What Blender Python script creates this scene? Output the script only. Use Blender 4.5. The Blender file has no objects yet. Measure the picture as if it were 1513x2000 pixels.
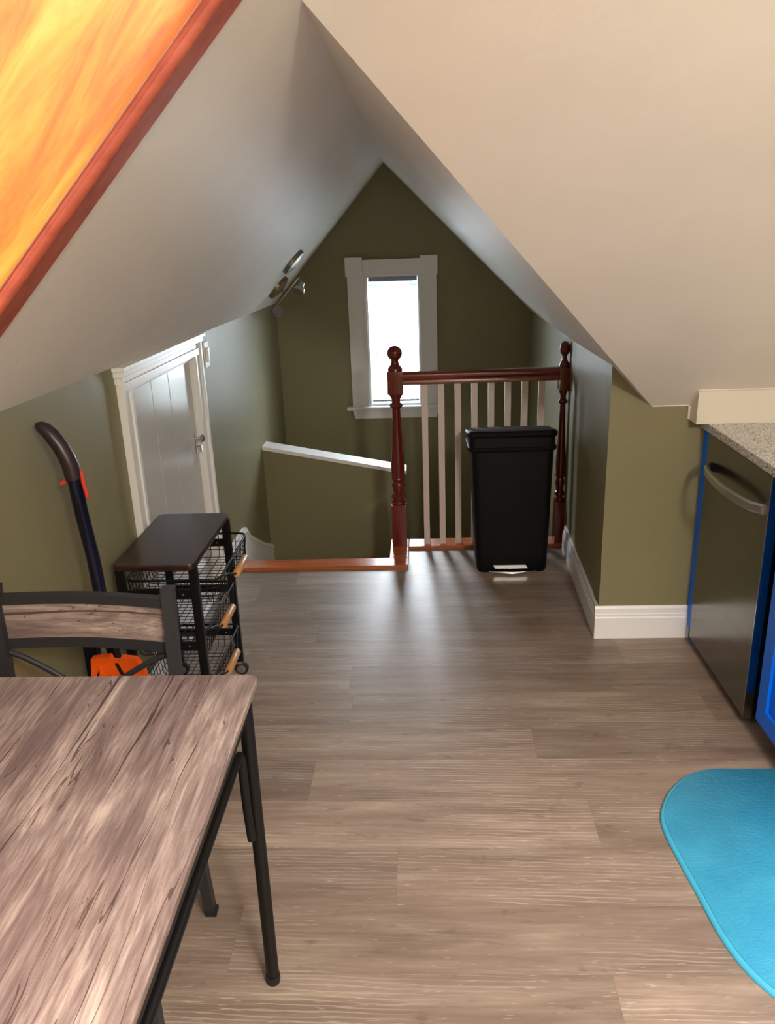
import bpy, bmesh, math, random
from mathutils import Vector, Matrix
random.seed(7)
D=bpy.data; SC=bpy.context.scene; COL=SC.collection
R=math.radians

# ---------------------------------------------------------------- materials
def lin(c):
    return tuple((x/12.92 if x<=.04045 else ((x+.055)/1.055)**2.4) for x in c)
def rgb(r,g,b): return lin((r/255,g/255,b/255))+(1,)
class N:
    """tiny node helper"""
    def __init__(s,name):
        s.m=D.materials.new(name); s.m.use_nodes=True; s.t=s.m.node_tree; s.t.nodes.clear()
        s.out=s.n('ShaderNodeOutputMaterial'); s.p=s.n('ShaderNodeBsdfPrincipled')
        s.l(s.p.outputs[0],s.out.inputs[0])
    def n(s,t,**k):
        o=s.t.nodes.new(t)
        for a,b in k.items():
            if a in o.inputs.keys() if hasattr(o,'inputs') else False: o.inputs[a].default_value=b
            else: setattr(o,a,b)
        return o
    def l(s,a,b): s.t.links.new(a,b)
    def set(s,**k):
        for a,b in k.items(): s.p.inputs[a.replace('_',' ')].default_value=b
    def coord(s,scale=(1,1,1),kind='Object',loc=(0,0,0)):
        c=s.n('ShaderNodeTexCoord'); m=s.n('ShaderNodeMapping'); m.inputs['Scale'].default_value=scale; m.inputs['Location'].default_value=loc
        s.l(c.outputs[kind],m.inputs[0]); return m.outputs[0]
    def rot(s,scale,ang):
        c=s.n('ShaderNodeTexCoord'); a=s.n('ShaderNodeMapping'); a.inputs['Rotation'].default_value=(0,ang,0); s.l(c.outputs['Object'],a.inputs[0])
        b=s.n('ShaderNodeMapping'); b.inputs['Scale'].default_value=scale; s.l(a.outputs[0],b.inputs[0]); return b.outputs[0]
    def noise(s,vec,scale,detail=4,rough=.5,dist=0):
        o=s.n('ShaderNodeTexNoise'); o.inputs['Scale'].default_value=scale; o.inputs['Detail'].default_value=detail
        o.inputs['Roughness'].default_value=rough; o.inputs['Distortion'].default_value=dist
        if vec is not None: s.l(vec,o.inputs['Vector'])
        return o.outputs['Fac']
    def ramp(s,fac,stops,interp='LINEAR'):
        o=s.n('ShaderNodeValToRGB'); o.color_ramp.interpolation=interp; e=o.color_ramp.elements
        while len(e)<len(stops): e.new(.5)
        for i,(p,c) in enumerate(stops): e[i].position=p; e[i].color=c if len(c)==4 else tuple(c)+(1,)
        s.l(fac,o.inputs[0]); return o.outputs[0]
    def mix(s,fac,a,b,mode='MIX'):
        o=s.n('ShaderNodeMix'); o.data_type='RGBA'; o.blend_type=mode
        for v,i in ((fac,0),(a,6),(b,7)):
            if hasattr(v,'is_linked') or isinstance(v,bpy.types.NodeSocket): s.l(v,o.inputs[i])
            else: o.inputs[i].default_value=v
        return o.outputs[2]
    def math(s,op,a,b=0,c=None):
        o=s.n('ShaderNodeMath'); o.operation=op
        for i,v in enumerate((a,b) if c is None else (a,b,c)):
            if isinstance(v,bpy.types.NodeSocket): s.l(v,o.inputs[i])
            else: o.inputs[i].default_value=v
        return o.outputs[0]
    def bump(s,h,strength=.2,dist=.01):
        o=s.n('ShaderNodeBump'); o.inputs['Strength'].default_value=strength; o.inputs['Distance'].default_value=dist
        s.l(h,o.inputs['Height']); s.l(o.outputs[0],s.p.inputs['Normal']); return o
    def base(s,c): s.l(c,s.p.inputs['Base Color'])

def plain(name,col,rough=.5,metal=0,spec=.5,bump=None,var=0,**k):
    m=N(name); m.set(Base_Color=col,Roughness=rough,Metallic=metal,Specular_IOR_Level=spec)
    for a,b in k.items(): m.p.inputs[a.replace('_',' ')].default_value=b
    if bump: m.bump(m.noise(m.coord(),bump[0],3),bump[1],.004)
    if var:
        n=m.noise(m.coord(),3,3); d=tuple(x*(1-var) for x in col[:3])+(1,); l=tuple(min(1,x*(1+var)) for x in col[:3])+(1,)
        m.base(m.ramp(n,[(.3,d),(.7,l)]))
    return m.m

def mat_paint(name,col,rough,bs,streak=False):
    m=N(name); m.set(Roughness=rough,Specular_IOR_Level=.5)
    n=m.noise(m.coord(),2.2,4); d=tuple(x*.94 for x in col[:3])+(1,); m.base(m.ramp(n,[(.3,d),(.7,col)]))
    v=m.coord((1,1,1)); b=m.noise(v,7,5,.55)
    fine=m.noise(v,160,2)
    m.bump(m.math('ADD',b,m.math('MULTIPLY',fine,.04)),bs,.03)
    return m.m
M={}
M['ceil']=mat_paint('ceiling_gloss_paint',rgb(238,231,223),.55,.12)
M['green']=mat_paint('olive_wall_paint',rgb(132,126,93),.45,.06)
M['white']=plain('white_trim_paint',rgb(238,238,238),.28,bump=(14,.04))
M['doorw']=plain('white_door_gloss',rgb(205,206,205),.2,bump=(9,.10))
M['ledge']=plain('cream_ledge_paint',rgb(226,219,205),.4)
M['black']=plain('black_metal',rgb(9,8,9),.45,.0,spec=.35)
M['blackp']=plain('black_plastic',rgb(2,2,4),.55,spec=.25,bump=(60,.02))
M['chairm']=plain('charcoal_metal',rgb(50,50,53),.45,.3)
M['navy']=plain('navy_metal',rgb(32,33,50),.18,.5)
M['grip']=plain('plum_black_grip',rgb(44,32,38),.38)
M['orange']=plain('orange_plastic',rgb(255,98,10),.45)
M['red']=plain('red_plastic',rgb(214,64,48),.45)
M['blue']=plain('blue_cabinet_paint',rgb(0,112,240),.4,spec=.3)
M['steell']=plain('satin_steel_handle',rgb(186,184,180),.35,1.0)
M['nickel']=plain('brushed_nickel',rgb(160,156,146),.33,1.0)
M['brass']=plain('warm_nickel',rgb(150,132,104),.3,1.0)
M['chrome']=plain('chrome',rgb(225,225,225),.15,1.0)
M['slat']=plain('blind_slat',rgb(235,240,238),.5)
M['grey']=plain('grey_track',rgb(120,125,135),.5)
M['dark']=plain('matte_near_black',rgb(12,12,12),.9)  # near-black matte behind the door boards and in the plate lines
M['rubber']=plain('rubber',rgb(18,18,18),.7)
M['oakd']=plain('stair_oak',rgb(150,84,44),.35)

def mat_glass():
    m=N('window_glass'); m.t.nodes.remove(m.p)
    t=m.n('ShaderNodeBsdfTransparent'); g=m.n('ShaderNodeBsdfGlossy'); g.inputs['Roughness'].default_value=.02
    x=m.n('ShaderNodeMixShader'); x.inputs[0].default_value=.06
    m.l(t.outputs[0],x.inputs[1]); m.l(g.outputs[0],x.inputs[2]); m.l(x.outputs[0],m.out.inputs[0]); return m.m
M['glass']=mat_glass()
def mat_slat():
    m=N('translucent_blind_slat'); m.set(Base_Color=rgb(238,242,240),Roughness=.5)
    t=m.n('ShaderNodeBsdfTranslucent'); t.inputs[0].default_value=rgb(240,245,244)
    x=m.n('ShaderNodeMixShader'); x.inputs[0].default_value=.45
    m.l(m.p.outputs[0],x.inputs[1]); m.l(t.outputs[0],x.inputs[2]); m.l(x.outputs[0],m.out.inputs[0]); return m.m
M['slat']=mat_slat()

def mat_wood(name,c1,c2,c3,axis,rough=.35,scale=1.0,bs=.08,coat=0):
    m=N(name); sc=[14,14,14]; sc['xyz'.index(axis)]=1.1
    v=m.coord(tuple(x*scale for x in sc)); n=m.noise(v,1.6,7,.62,.6); n2=m.noise(v,7,3,.5)
    col=m.ramp(n,[(.3,c1),(.5,c2),(.72,c3)])
    col=m.mix(m.math('MULTIPLY',n2,.35),col,c1); m.base(col); m.set(Roughness=rough,Coat_Weight=coat)
    m.bump(n,bs,.004); return m.m
M['cherryz']=mat_wood('cherry_stain_upright',rgb(70,16,10),rgb(106,30,18),rgb(134,46,26),'z',.25,coat=.3)
M['cherryx']=mat_wood('cherry_stain_rail',rgb(78,20,12),rgb(114,35,20),rgb(138,50,28),'x',.25,coat=.3)
M['oakx']=mat_wood('orange_oak_nosing',rgb(150,72,32),rgb(186,98,48),rgb(206,122,66),'x',.22,coat=.3)
M['cedar']=mat_wood('stained_casing_wood',rgb(150,68,46),rgb(172,84,60),rgb(188,98,70),'x',.6)
M['walnut']=mat_wood('dark_walnut_laminate',rgb(34,20,16),rgb(48,28,23),rgb(62,37,29),'y',.35)
M['beech']=mat_wood('beech_grip',rgb(176,124,72),rgb(200,150,94),rgb(214,168,112),'y',.4)

def mat_pine():
    m=N('orange_pine'); v=m.rot((1.2,9,9),R(44.6)); n=m.noise(v,1.6,7,.65,.8)
    big=m.noise(m.rot((1.5,5,5),R(44.6)),2,3,.5,.6)
    col=m.ramp(n,[(.30,rgb(196,66,20)),(.47,rgb(232,112,36)),(.6,rgb(246,150,56)),(.74,rgb(252,186,98))])
    col=m.mix(m.math('MULTIPLY',big,.55),col,rgb(228,98,34))
    m.base(col); m.set(Roughness=.4); m.bump(n,.06,.004); return m.m
M['pine']=mat_pine()

def mat_rustic(name,ax='y'):
    m=N(name)
    S=lambda a,b:(b,a,b) if ax=='y' else (a,b,b)
    v=m.coord(S(.9,9)); n=m.noise(v,2.2,9,.66,.9)
    f=m.coord(S(5,70)); fine=m.noise(f,2.0,6,.65,.3)
    big=m.noise(m.coord(S(2,3.4)),1.5,3,.55,.8)
    col=m.ramp(n,[(.30,rgb(92,78,76)),(.45,rgb(138,120,114)),(.58,rgb(172,154,144)),(.74,rgb(204,188,176))])
    col=m.mix(m.math('MULTIPLY',m.ramp(fine,[(.40,(0,0,0)),(.60,(1,1,1))]),.62),col,rgb(96,80,77))
    dk=m.ramp(big,[(.54,(0,0,0)),(.72,(1,1,1))]); col=m.mix(m.math('MULTIPLY',dk,.55),col,rgb(98,82,84))
    # long drying cracks that follow the grain
    for sc,w,seed in ((2.0,.0030,0),(3.6,.0022,3.3)):
        c=m.noise(m.coord(S(.42,7.0),loc=(seed,seed,0)),sc,3,.5,.12)
        d=m.math('ABSOLUTE',m.math('SUBTRACT',c,.5)); brk=m.noise(m.coord(S(1.4,6),loc=(seed,0,0)),1.6,2)
        w2=m.math('MULTIPLY',m.math('MAXIMUM',m.math('SUBTRACT',brk,.47),0.0),w*14)
        line=m.math('LESS_THAN',d,w2); col=m.mix(m.math('MULTIPLY',line,.75),col,rgb(64,50,46))
    # board-to-board score lines running the length of the top
    sx=m.n('ShaderNodeSeparateXYZ'); m.l(m.coord((1,1,1)),sx.inputs[0]); wob=m.noise(m.coord(S(.9,2)),1.6,3)
    u=m.math('ADD',sx.outputs[0 if ax=='y' else 2],m.math('MULTIPLY',wob,.05)); fr=m.math('ABSOLUTE',m.math('SUBTRACT',m.math('FRACT',m.math('MULTIPLY',u,8.7)),.5))
    sc2=m.noise(m.coord(S(1.1,3)),2.1,2); lw=m.math('MULTIPLY',m.math('MAXIMUM',m.math('SUBTRACT',sc2,.40),0.0),.11)
    col=m.mix(m.math('MULTIPLY',m.math('LESS_THAN',fr,lw),.8),col,rgb(52,40,38))
    # knots
    k=m.n('ShaderNodeTexVoronoi'); k.inputs['Scale'].default_value=1.0; m.l(m.coord(S(2.0,4.6)),k.inputs['Vector'])
    kk=m.ramp(k.outputs['Distance'],[(0,(1,1,1)),(.10,(.7,.7,.7)),(.2,(0,0,0))]); col=m.mix(m.math('MULTIPLY',kk,.6),col,rgb(84,66,62))
    m.base(col); m.set(Roughness=.36); m.bump(fine,.12,.003); return m.m
M['rusty']=mat_rustic('rustic_oak_tabletop','y'); M['rustx']=mat_rustic('rustic_oak_slat','x')

def mat_floor():
    m=N('vinyl_plank_floor')
    at=m.n('ShaderNodeAttribute'); at.attribute_name='tone'; sep=m.n('ShaderNodeSeparateColor'); m.l(at.outputs['Color'],sep.inputs[0])
    tone,off=sep.outputs[0],sep.outputs[1]
    c=m.n('ShaderNodeTexCoord'); comb=m.n('ShaderNodeCombineXYZ'); o10=m.math('MULTIPLY',off,40)
    m.l(o10,comb.inputs[0]); m.l(m.math('MULTIPLY',off,17),comb.inputs[1]); m.l(o10,comb.inputs[2])
    add=m.n('ShaderNodeVectorMath'); add.operation='ADD'; m.l(c.outputs['Object'],add.inputs[0]); m.l(comb.outputs[0],add.inputs[1])
    def mp(s):
        k=m.n('ShaderNodeMapping'); k.inputs['Scale'].default_value=s; m.l(add.outputs[0],k.inputs[0]); return k.outputs[0]
    g=m.noise(mp((1.3,13,1)),1.5,6,.6,.5); fine=m.noise(mp((7,90,1)),1.4,4,.6,.2); big=m.noise(mp((1.2,4,1)),1.3,2,.5)
    col=m.ramp(g,[(.25,rgb(106,89,78)),(.5,rgb(134,116,102)),(.75,rgb(160,143,127))])
    # pale cathedral grain lines
    w=m.n('ShaderNodeTexWave'); w.wave_type='RINGS'; w.rings_direction='SPHERICAL' if hasattr(w,'rings_direction') else 'X'
    w.inputs['Scale'].default_value=3.2; w.inputs['Distortion'].default_value=5.5; w.inputs['Detail'].default_value=3; w.inputs['Detail Scale'].default_value=1.6
    m.l(mp((1.0,8,1)),w.inputs['Vector'])
    ln=m.ramp(w.outputs['Fac'],[(.80,(0,0,0)),(.95,(1,1,1))]); msk=m.ramp(big,[(.45,(0,0,0)),(.62,(1,1,1))])
    col=m.mix(m.math('MULTIPLY',m.math('MULTIPLY',ln,msk),.30),col,rgb(206,194,180))
    col=m.mix(m.math('MULTIPLY',m.ramp(fine,[(.35,(1,1,1)),(.6,(0,0,0))]),.28),col,rgb(106,90,80))
    pores=m.ramp(m.noise(mp((16,150,1)),1.3,2),[(.66,(0,0,0)),(.72,(1,1,1))]); col=m.mix(m.math('MULTIPLY',pores,.35),col,rgb(200,188,172))
    # small dark stains / knots
    st=m.ramp(m.noise(mp((6,14,1)),1.9,3,.6),[(.63,(0,0,0)),(.72,(1,1,1))]); col=m.mix(m.math('MULTIPLY',st,.45),col,rgb(92,74,64))
    tn=m.n('ShaderNodeCombineColor'); tt=m.math('MULTIPLY_ADD',tone,.60,.70); 
    for i in range(3): m.l(tt,tn.inputs[i])
    col=m.mix(1.0,col,tn.outputs[0],'MULTIPLY'); m.base(col)
    m.l(m.math('MULTIPLY_ADD',g,.12,.36),m.p.inputs['Roughness']); m.set(Specular_IOR_Level=.55)
    m.bump(m.math('ADD',fine,m.math('MULTIPLY',g,.6)),.10,.0025); return m.m
M['floor']=mat_floor()
def mat_granite():
    m=N('speckled_granite'); v=m.coord()
    a=m.noise(v,170,3,.7); b=m.noise(v,90,2,.6); c=m.noise(v,300,2,.6)
    col=m.ramp(a,[(.32,rgb(84,82,82)),(.43,rgb(160,158,156)),(.53,rgb(216,214,210)),(.66,rgb(242,240,236))])
    col=m.mix(m.ramp(b,[(.55,(0,0,0)),(.65,(1,1,1))]),col,rgb(120,114,108)); col=m.mix(m.ramp(c,[(.62,(0,0,0)),(.7,(1,1,1))]),col,rgb(40,38,40))
    m.base(col); m.set(Roughness=.22); return m.m
M['granite']=mat_granite()
def mat_steel():
    m=N('brushed_stainless'); n=m.noise(m.coord((2,2,260)),2,3)
    m.base(m.ramp(n,[(.3,rgb(122,122,118)),(.7,rgb(140,140,135))])); m.set(Metallic=1,Roughness=.24,Anisotropic=.4); m.bump(n,.02,.001); return m.m
M['steel']=mat_steel()
def mat_mat():
    m=N('turquoise_foam_mat'); v=m.coord((1,1.6,1)); n=m.noise(v,36,3,.6,1.2); w=m.n('ShaderNodeTexVoronoi'); w.feature='DISTANCE_TO_EDGE'; w.inputs['Scale'].default_value=42
    m.l(m.coord((1,1.7,1)),w.inputs['Vector'])
    m.base(m.ramp(m.noise(v,6,3),[(.3,rgb(52,150,190)),(.7,rgb(66,164,200))])); m.set(Roughness=.38)
    h=m.math('MULTIPLY',m.math('MINIMUM',w.outputs['Distance'],.12),3); m.bump(m.math('ADD',n,h),.28,.004); return m.m
M['mat']=mat_mat(); M['matedge']=plain('turquoise_mat_edge',rgb(70,174,208),.35)

# ---------------------------------------------------------------- geometry
class MB:
    def __init__(s): s.b=bmesh.new()
    def poly(s,pts):
        return s.b.faces.new([s.b.verts.new(p) for p in pts])
    def box(s,x0,x1,y0,y1,z0,z1,bev=0):
        b=bmesh.new(); bmesh.ops.create_cube(b,size=1)
        for v in b.verts: v.co=Vector(((x0+x1)/2+v.co.x*(x1-x0),(y0+y1)/2+v.co.y*(y1-y0),(z0+z1)/2+v.co.z*(z1-z0)))
        if bev: bmesh.ops.bevel(b,geom=b.edges[:],offset=bev,segments=2,profile=.7,affect='EDGES')
        s.add(b); return s
    def add(s,b):
        me=D.meshes.new('tmp'); b.to_mesh(me); b.free(); s.b.from_mesh(me); D.meshes.remove(me)
    def obox(s,c,ux,uy,uz,hx,hy,hz,bev=0):
        b=bmesh.new(); bmesh.ops.create_cube(b,size=2)
        for v in b.verts: v.co=Vector((v.co.x*hx,v.co.y*hy,v.co.z*hz))
        if bev: bmesh.ops.bevel(b,geom=b.edges[:],offset=bev,segments=2,profile=.7,affect='EDGES')
        for v in b.verts: v.co=Vector(c)+ux*v.co.x+uy*v.co.y+uz*v.co.z
        s.add(b); return s
    def tube(s,pts,r,seg=12,cap=True,squash=1.0):
        pts=[Vector(p) for p in pts]; n=len(pts); rs=r if isinstance(r,(list,tuple)) else [r]*n
        rings=[]; prev=None
        for i,p in enumerate(pts):
            t=(pts[min(i+1,n-1)]-pts[max(i-1,0)]).normalized()
            if prev is None:
                a=Vector((0,0,1)) if abs(t.z)<.9 else Vector((1,0,0)); u=t.cross(a).normalized()
            else: u=(prev-t*prev.dot(t)).normalized()
            prev=u; w=t.cross(u)
            rings.append([s.b.verts.new(p+(u*math.cos(k*2*math.pi/seg)+w*squash*math.sin(k*2*math.pi/seg))*rs[i]) for k in range(seg)])
        for a,b in zip(rings,rings[1:]):
            for k in range(seg): s.b.faces.new((a[k],a[(k+1)%seg],b[(k+1)%seg],b[k]))
        if cap: s.b.faces.new(rings[0][::-1]); s.b.faces.new(rings[-1])
        return s
    def rod(s,a,b,r,seg=8): return s.tube([a,b],r,seg)
    def lathe(s,x,y,prof,seg=28,half=False):
        rings=[]
        for z,r in prof: rings.append([s.b.verts.new((x+math.cos(k*2*math.pi/seg)*r,y+math.sin(k*2*math.pi/seg)*r,z)) for k in range(seg)])
        for a,b in zip(rings,rings[1:]):
            for k in range(seg): s.b.faces.new((a[k],a[(k+1)%seg],b[(k+1)%seg],b[k]))
        s.b.faces.new(rings[0][::-1]); s.b.faces.new(rings[-1]); return s
    def disc(s,c,axis,r0,prof,seg=28):
        """lathe round any axis; prof = (height, radius)"""
        ax=Vector(axis).normalized(); a=Vector((0,0,1)) if abs(ax.z)<.9 else Vector((1,0,0)); u=ax.cross(a).normalized(); w=ax.cross(u); c=Vector(c)
        rings=[[s.b.verts.new(c+ax*h+(u*math.cos(k*2*math.pi/seg)+w*math.sin(k*2*math.pi/seg))*r) for k in range(seg)] for h,r in prof]
        for p,q in zip(rings,rings[1:]):
            for k in range(seg): s.b.faces.new((p[k],p[(k+1)%seg],q[(k+1)%seg],q[k]))
        s.b.faces.new(rings[0][::-1]); s.b.faces.new(rings[-1]); return s
    def prism(s,pts,d):
        """closed polygon (3D pts) extruded by vector d"""
        d=Vector(d); a=[s.b.verts.new(p) for p in pts]; b=[s.b.verts.new(Vector(p)+d) for p in pts]
        s.b.faces.new(a[::-1]); s.b.faces.new(b); n=len(a)
        for i in range(n): s.b.faces.new((a[i],a[(i+1)%n],b[(i+1)%n],b[i]))
        return s
    def loft(s,secs):
        rings=[[s.b.verts.new(p) for p in q] for q in secs]; n=len(rings[0])
        for a,b in zip(rings,rings[1:]):
            for k in range(n): s.b.faces.new((a[k],a[(k+1)%n],b[(k+1)%n],b[k]))
        s.b.faces.new(rings[0][::-1]); s.b.faces.new(rings[-1]); return s
    def build(s,name,mat,parent=None,org=None,smooth=None,kind=None,fixn=True,label=None):
        if fixn: bmesh.ops.recalc_face_normals(s.b,faces=s.b.faces[:])
        if parent is not None: o0=Vector(parent['_o'])
        elif org is not None: o0=Vector(org)
        else:
            xs=[v.co for v in s.b.verts]; o0=Vector((sum(v.x for v in xs)/len(xs),sum(v.y for v in xs)/len(xs),min(v.z for v in xs)))
        bmesh.ops.translate(s.b,verts=s.b.verts[:],vec=-o0)
        me=D.meshes.new(name); s.b.to_mesh(me); s.b.free(); o=D.objects.new(name,me); COL.objects.link(o)
        me.materials.append(mat); o['_o']=tuple(o0)
        if parent is not None: o.parent=parent
        else: o.location=o0
        if smooth:
            for p in me.polygons: p.use_smooth=True
            try: me.set_sharp_from_angle(angle=R(smooth))
            except Exception: pass
        if kind: o['kind']=kind
        if label: o['label']=label
        return o
def thing(name,loc,label=None,cat=None,group=None,kind=None):
    o=D.objects.new(name,None); COL.objects.link(o); o.location=loc; o['_o']=tuple(loc)
    o.empty_display_size=.05
    if label: o['label']=label; o['category']=cat
    if group: o['group']=group
    if kind: o['kind']=kind
    return o
def tag(o,label,cat,group=None):
    o['label']=label; o['category']=cat
    if group: o['group']=group
    return o
def shell(name,mb,mat,org=(0,0,0),**k): return mb.build(name,mat,org=org,kind='structure',**k)

# ---------------------------------------------------------------- room dimensions (metres; X right, Y into the hall)
YG=5.464; RX,RZ=-.213,2.033; YW=3.023; EZ=.966; KN=.838
def XL(y): return -.955-.0186*(YG-y)
def SL(y): return .985+(1.119-.985)*max(0,min(1,(y-1.8)/(YG-1.8)))
def zL(x,y): return RZ+SL(y)*(x-RX)            # left roof slope
def kneeL(y): return zL(XL(y),y)
def zN(y): return EZ+KN*(YW-y)                  # near right slope
YR=YW-(RZ-EZ)/KN                                # where the hall ridge meets the near slope
XRW=[(YW,.705,1.122),(4.08,.74,1.115),(YG,.72,1.12)]
def XR(y):
    for (a,xa,_),(b,xb,_) in zip(XRW,XRW[1:]):
        if a<=y<=b: return xa+(xb-xa)*(y-a)/(b-a)
XE=1.9; YB=-1.7; ZT=2.6; T=.1

# floor: one mesh of vinyl planks laid crosswise, ends where the photo shows them
def build_floor():
    mb=MB(); faces=[]
    W=.2; Y0=2.605
    joints={0:[-.275,.982],2:[-.368],3:[.468],4:[-.091],5:[-.479],6:[.406]}
    tones={(0,1):.55,(0,2):.25,(2,0):.35,(2,1):.85,(3,0):.95,(3,1):.65,(4,0):.5,(4,1):.75,(5,0):.3,(5,1):.5,(6,0):.45,(6,1):.8,(1,0):.55}
    for n in range(-8,22):
        y1=Y0-W*n; y0=y1-W
        js=joints.get(n,[random.uniform(-.9,1.2)])
        js=sorted(js); a=js[0]
        while a>-1.2: a-=1.5; js=[a]+js
        k=len([1 for j in js if j<js[0]+1e-9])
        a=js[-1]
        while a<XE: a+=1.5; js.append(a)
        first=joints.get(n,[js[1]])[0]
        for i,(x0,x1) in enumerate(zip(js,js[1:])):
            idx=len([j for j in js if j<=x0+1e-6 and j>=first-1e-6])
            tone=tones.get((n,idx),random.uniform(.15,.75))
            off=random.random()
            for (cx0,cx1,cy1) in (((x0,x1,y1)),):
                # cut out the stairwell
                segs=[]
                g=.0003
                xa,xb=max(x0,-1.10),min(x1,XE)
                if xb<=xa: continue
                if y0>=3.79-1e-6 and y0<3.79+1: 
                    pass
                parts=[(xa,xb,y0,y1)]
                out=[]
                for (a0,a1,b0,b1) in parts:
                    # left part of the hall ends at 3.80, right part at 4.05
                    if b0<3.80:
                        out.append((a0,a1,b0,min(b1,3.80)))
                        if b1>3.80 and a1>-.10: out.append((max(a0,-.10),a1,3.80,min(b1,4.05)))
                    elif b0<4.05:
                        if a1>-.10: out.append((max(a0,-.10),a1,b0,min(b1,4.05)))
                for (a0,a1,b0,b1) in out:
                    if b0>=YW-.001: a1=min(a1,.8)
                    if a1-a0<.004 or b1-b0<.002: continue
                    f=mb.poly([(a0+g,b0+g,0),(a1-g,b0+g,0),(a1-g,b1-g,0),(a0+g,b1-g,0)]); faces.append((tone,off))
    o=shell('floor',mb,M['floor'],fixn=False)
    me=o.data; ca=me.color_attributes.new('tone','FLOAT_COLOR','CORNER')
    for p,(t,f) in zip(me.polygons,faces):
        for li in p.loop_indices: ca.data[li].color=(t,f,0,1)
    return o
build_floor()
sub=MB(); sub.box(-1.12,XE,YB,3.79,-.12,-.0006); sub.box(-.10,.76,3.79,4.045,-.12,-.0006)
shell('trim_1',sub,plain('plank_seam_dark',rgb(112,96,84),.6))

# walls ------------------------------------------------------------
def wall_left():
    mb=MB(); ys=[YB]+[YB+(YG+T-YB)*i/24 for i in range(1,25)]
    d1,d2=2.70,3.475; dz=1.14
    ys=sorted(ys+[d1,d2])
    def z0(y): return -1.4 if y>3.79 else -.05
    for a,b in zip(ys,ys[1:]):
        lo=z0((a+b)/2); 
        if a>=d1-1e-6 and b<=d2+1e-6: lo=dz
        ta,tb=kneeL(min(a,YG)),kneeL(min(b,YG))
        mb.prism([(XL(a),a,lo),(XL(b),b,lo),(XL(b),b,tb+.02),(XL(a),a,ta+.02)],(-T,0,0))
    shell('wall_left',mb,M['green'])
wall_left()
def wall_far():
    mb=MB(); x0,x1,z0,z1=-.355,-.003,.50,1.360
    xl,xr=XL(YG)-.03,.72+T
    zk=kneeL(YG); zr=1.12
    P=lambda x,z:(x,YG,z)
    def top(x): return RZ+.05-(1.119*(RX-x) if x<RX else .992*(x-RX))
    mb.prism([P(xl,-1.4),P(x0,-1.4),P(x0,top(x0)),P(xl,top(xl))],(0,.16,0))
    mb.prism([P(x1,-1.4),P(xr,-1.4),P(xr,top(xr)),P(x1,top(x1))],(0,.16,0))
    mb.prism([P(x0,-1.4),P(x1,-1.4),P(x1,z0),P(x0,z0)],(0,.16,0))
    mb.prism([P(x0,z1),P(x1,z1),P(x1,top(x1)),P(RX,top(RX)),P(x0,top(x0))],(0,.16,0))
    shell('wall_far',mb,M['green'])
wall_far()
def wall_right():
    mb=MB(); n=16; y00=YW+T; ys=[y00+(YG-y00)*i/n for i in range(n+1)]+[YG+.16]
    for a,b in zip(ys,ys[1:]):
        lo=-1.4 if a>3.9 else -.05
        xa,xb=XR(min(a,YG)),XR(min(b,YG))
        mb.prism([(xa,a,lo),(xb,b,lo),(xb,b,RZ-.992*(xb-RX)+.03),(xa,a,RZ-.992*(xa-RX)+.03)],(T*1.2,0,0))
    # short return wall facing the kitchen
    mb.prism([(.705,YW,-.05),(XE,YW,-.05),(XE,YW,EZ+.005),(.859,YW,EZ+.005),(.705,YW,1.122+.005)],(0,T,0))
    shell('wall_right',mb,M['green'])
wall_right()
mb=MB(); mb.box(XE,XE+T,YB,YW+T,-.05,ZT+.1); shell('wall_kitchen',mb,M['green'])
mb=MB(); mb.box(-1.3,XE+T,YB-T,YB,-.05,ZT+.1); shell('wall_near',mb,M['green'])
# stairwell below the floor
mb=MB(); mb.box(-1.1,.85,3.80,YG+.1,-1.5,-1.4); shell('floor_stairwell',mb,M['oakd'])
mb=MB(); mb.box(-1.1,-.10,3.70,3.80,-1.4,-.121); mb.box(-.185,-.10,3.80,4.05,-1.4,-.001); mb.box(-.10,.85,3.95,4.045,-1.4,-.121)
shell('wall_stairwell',mb,M['green'])

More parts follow.
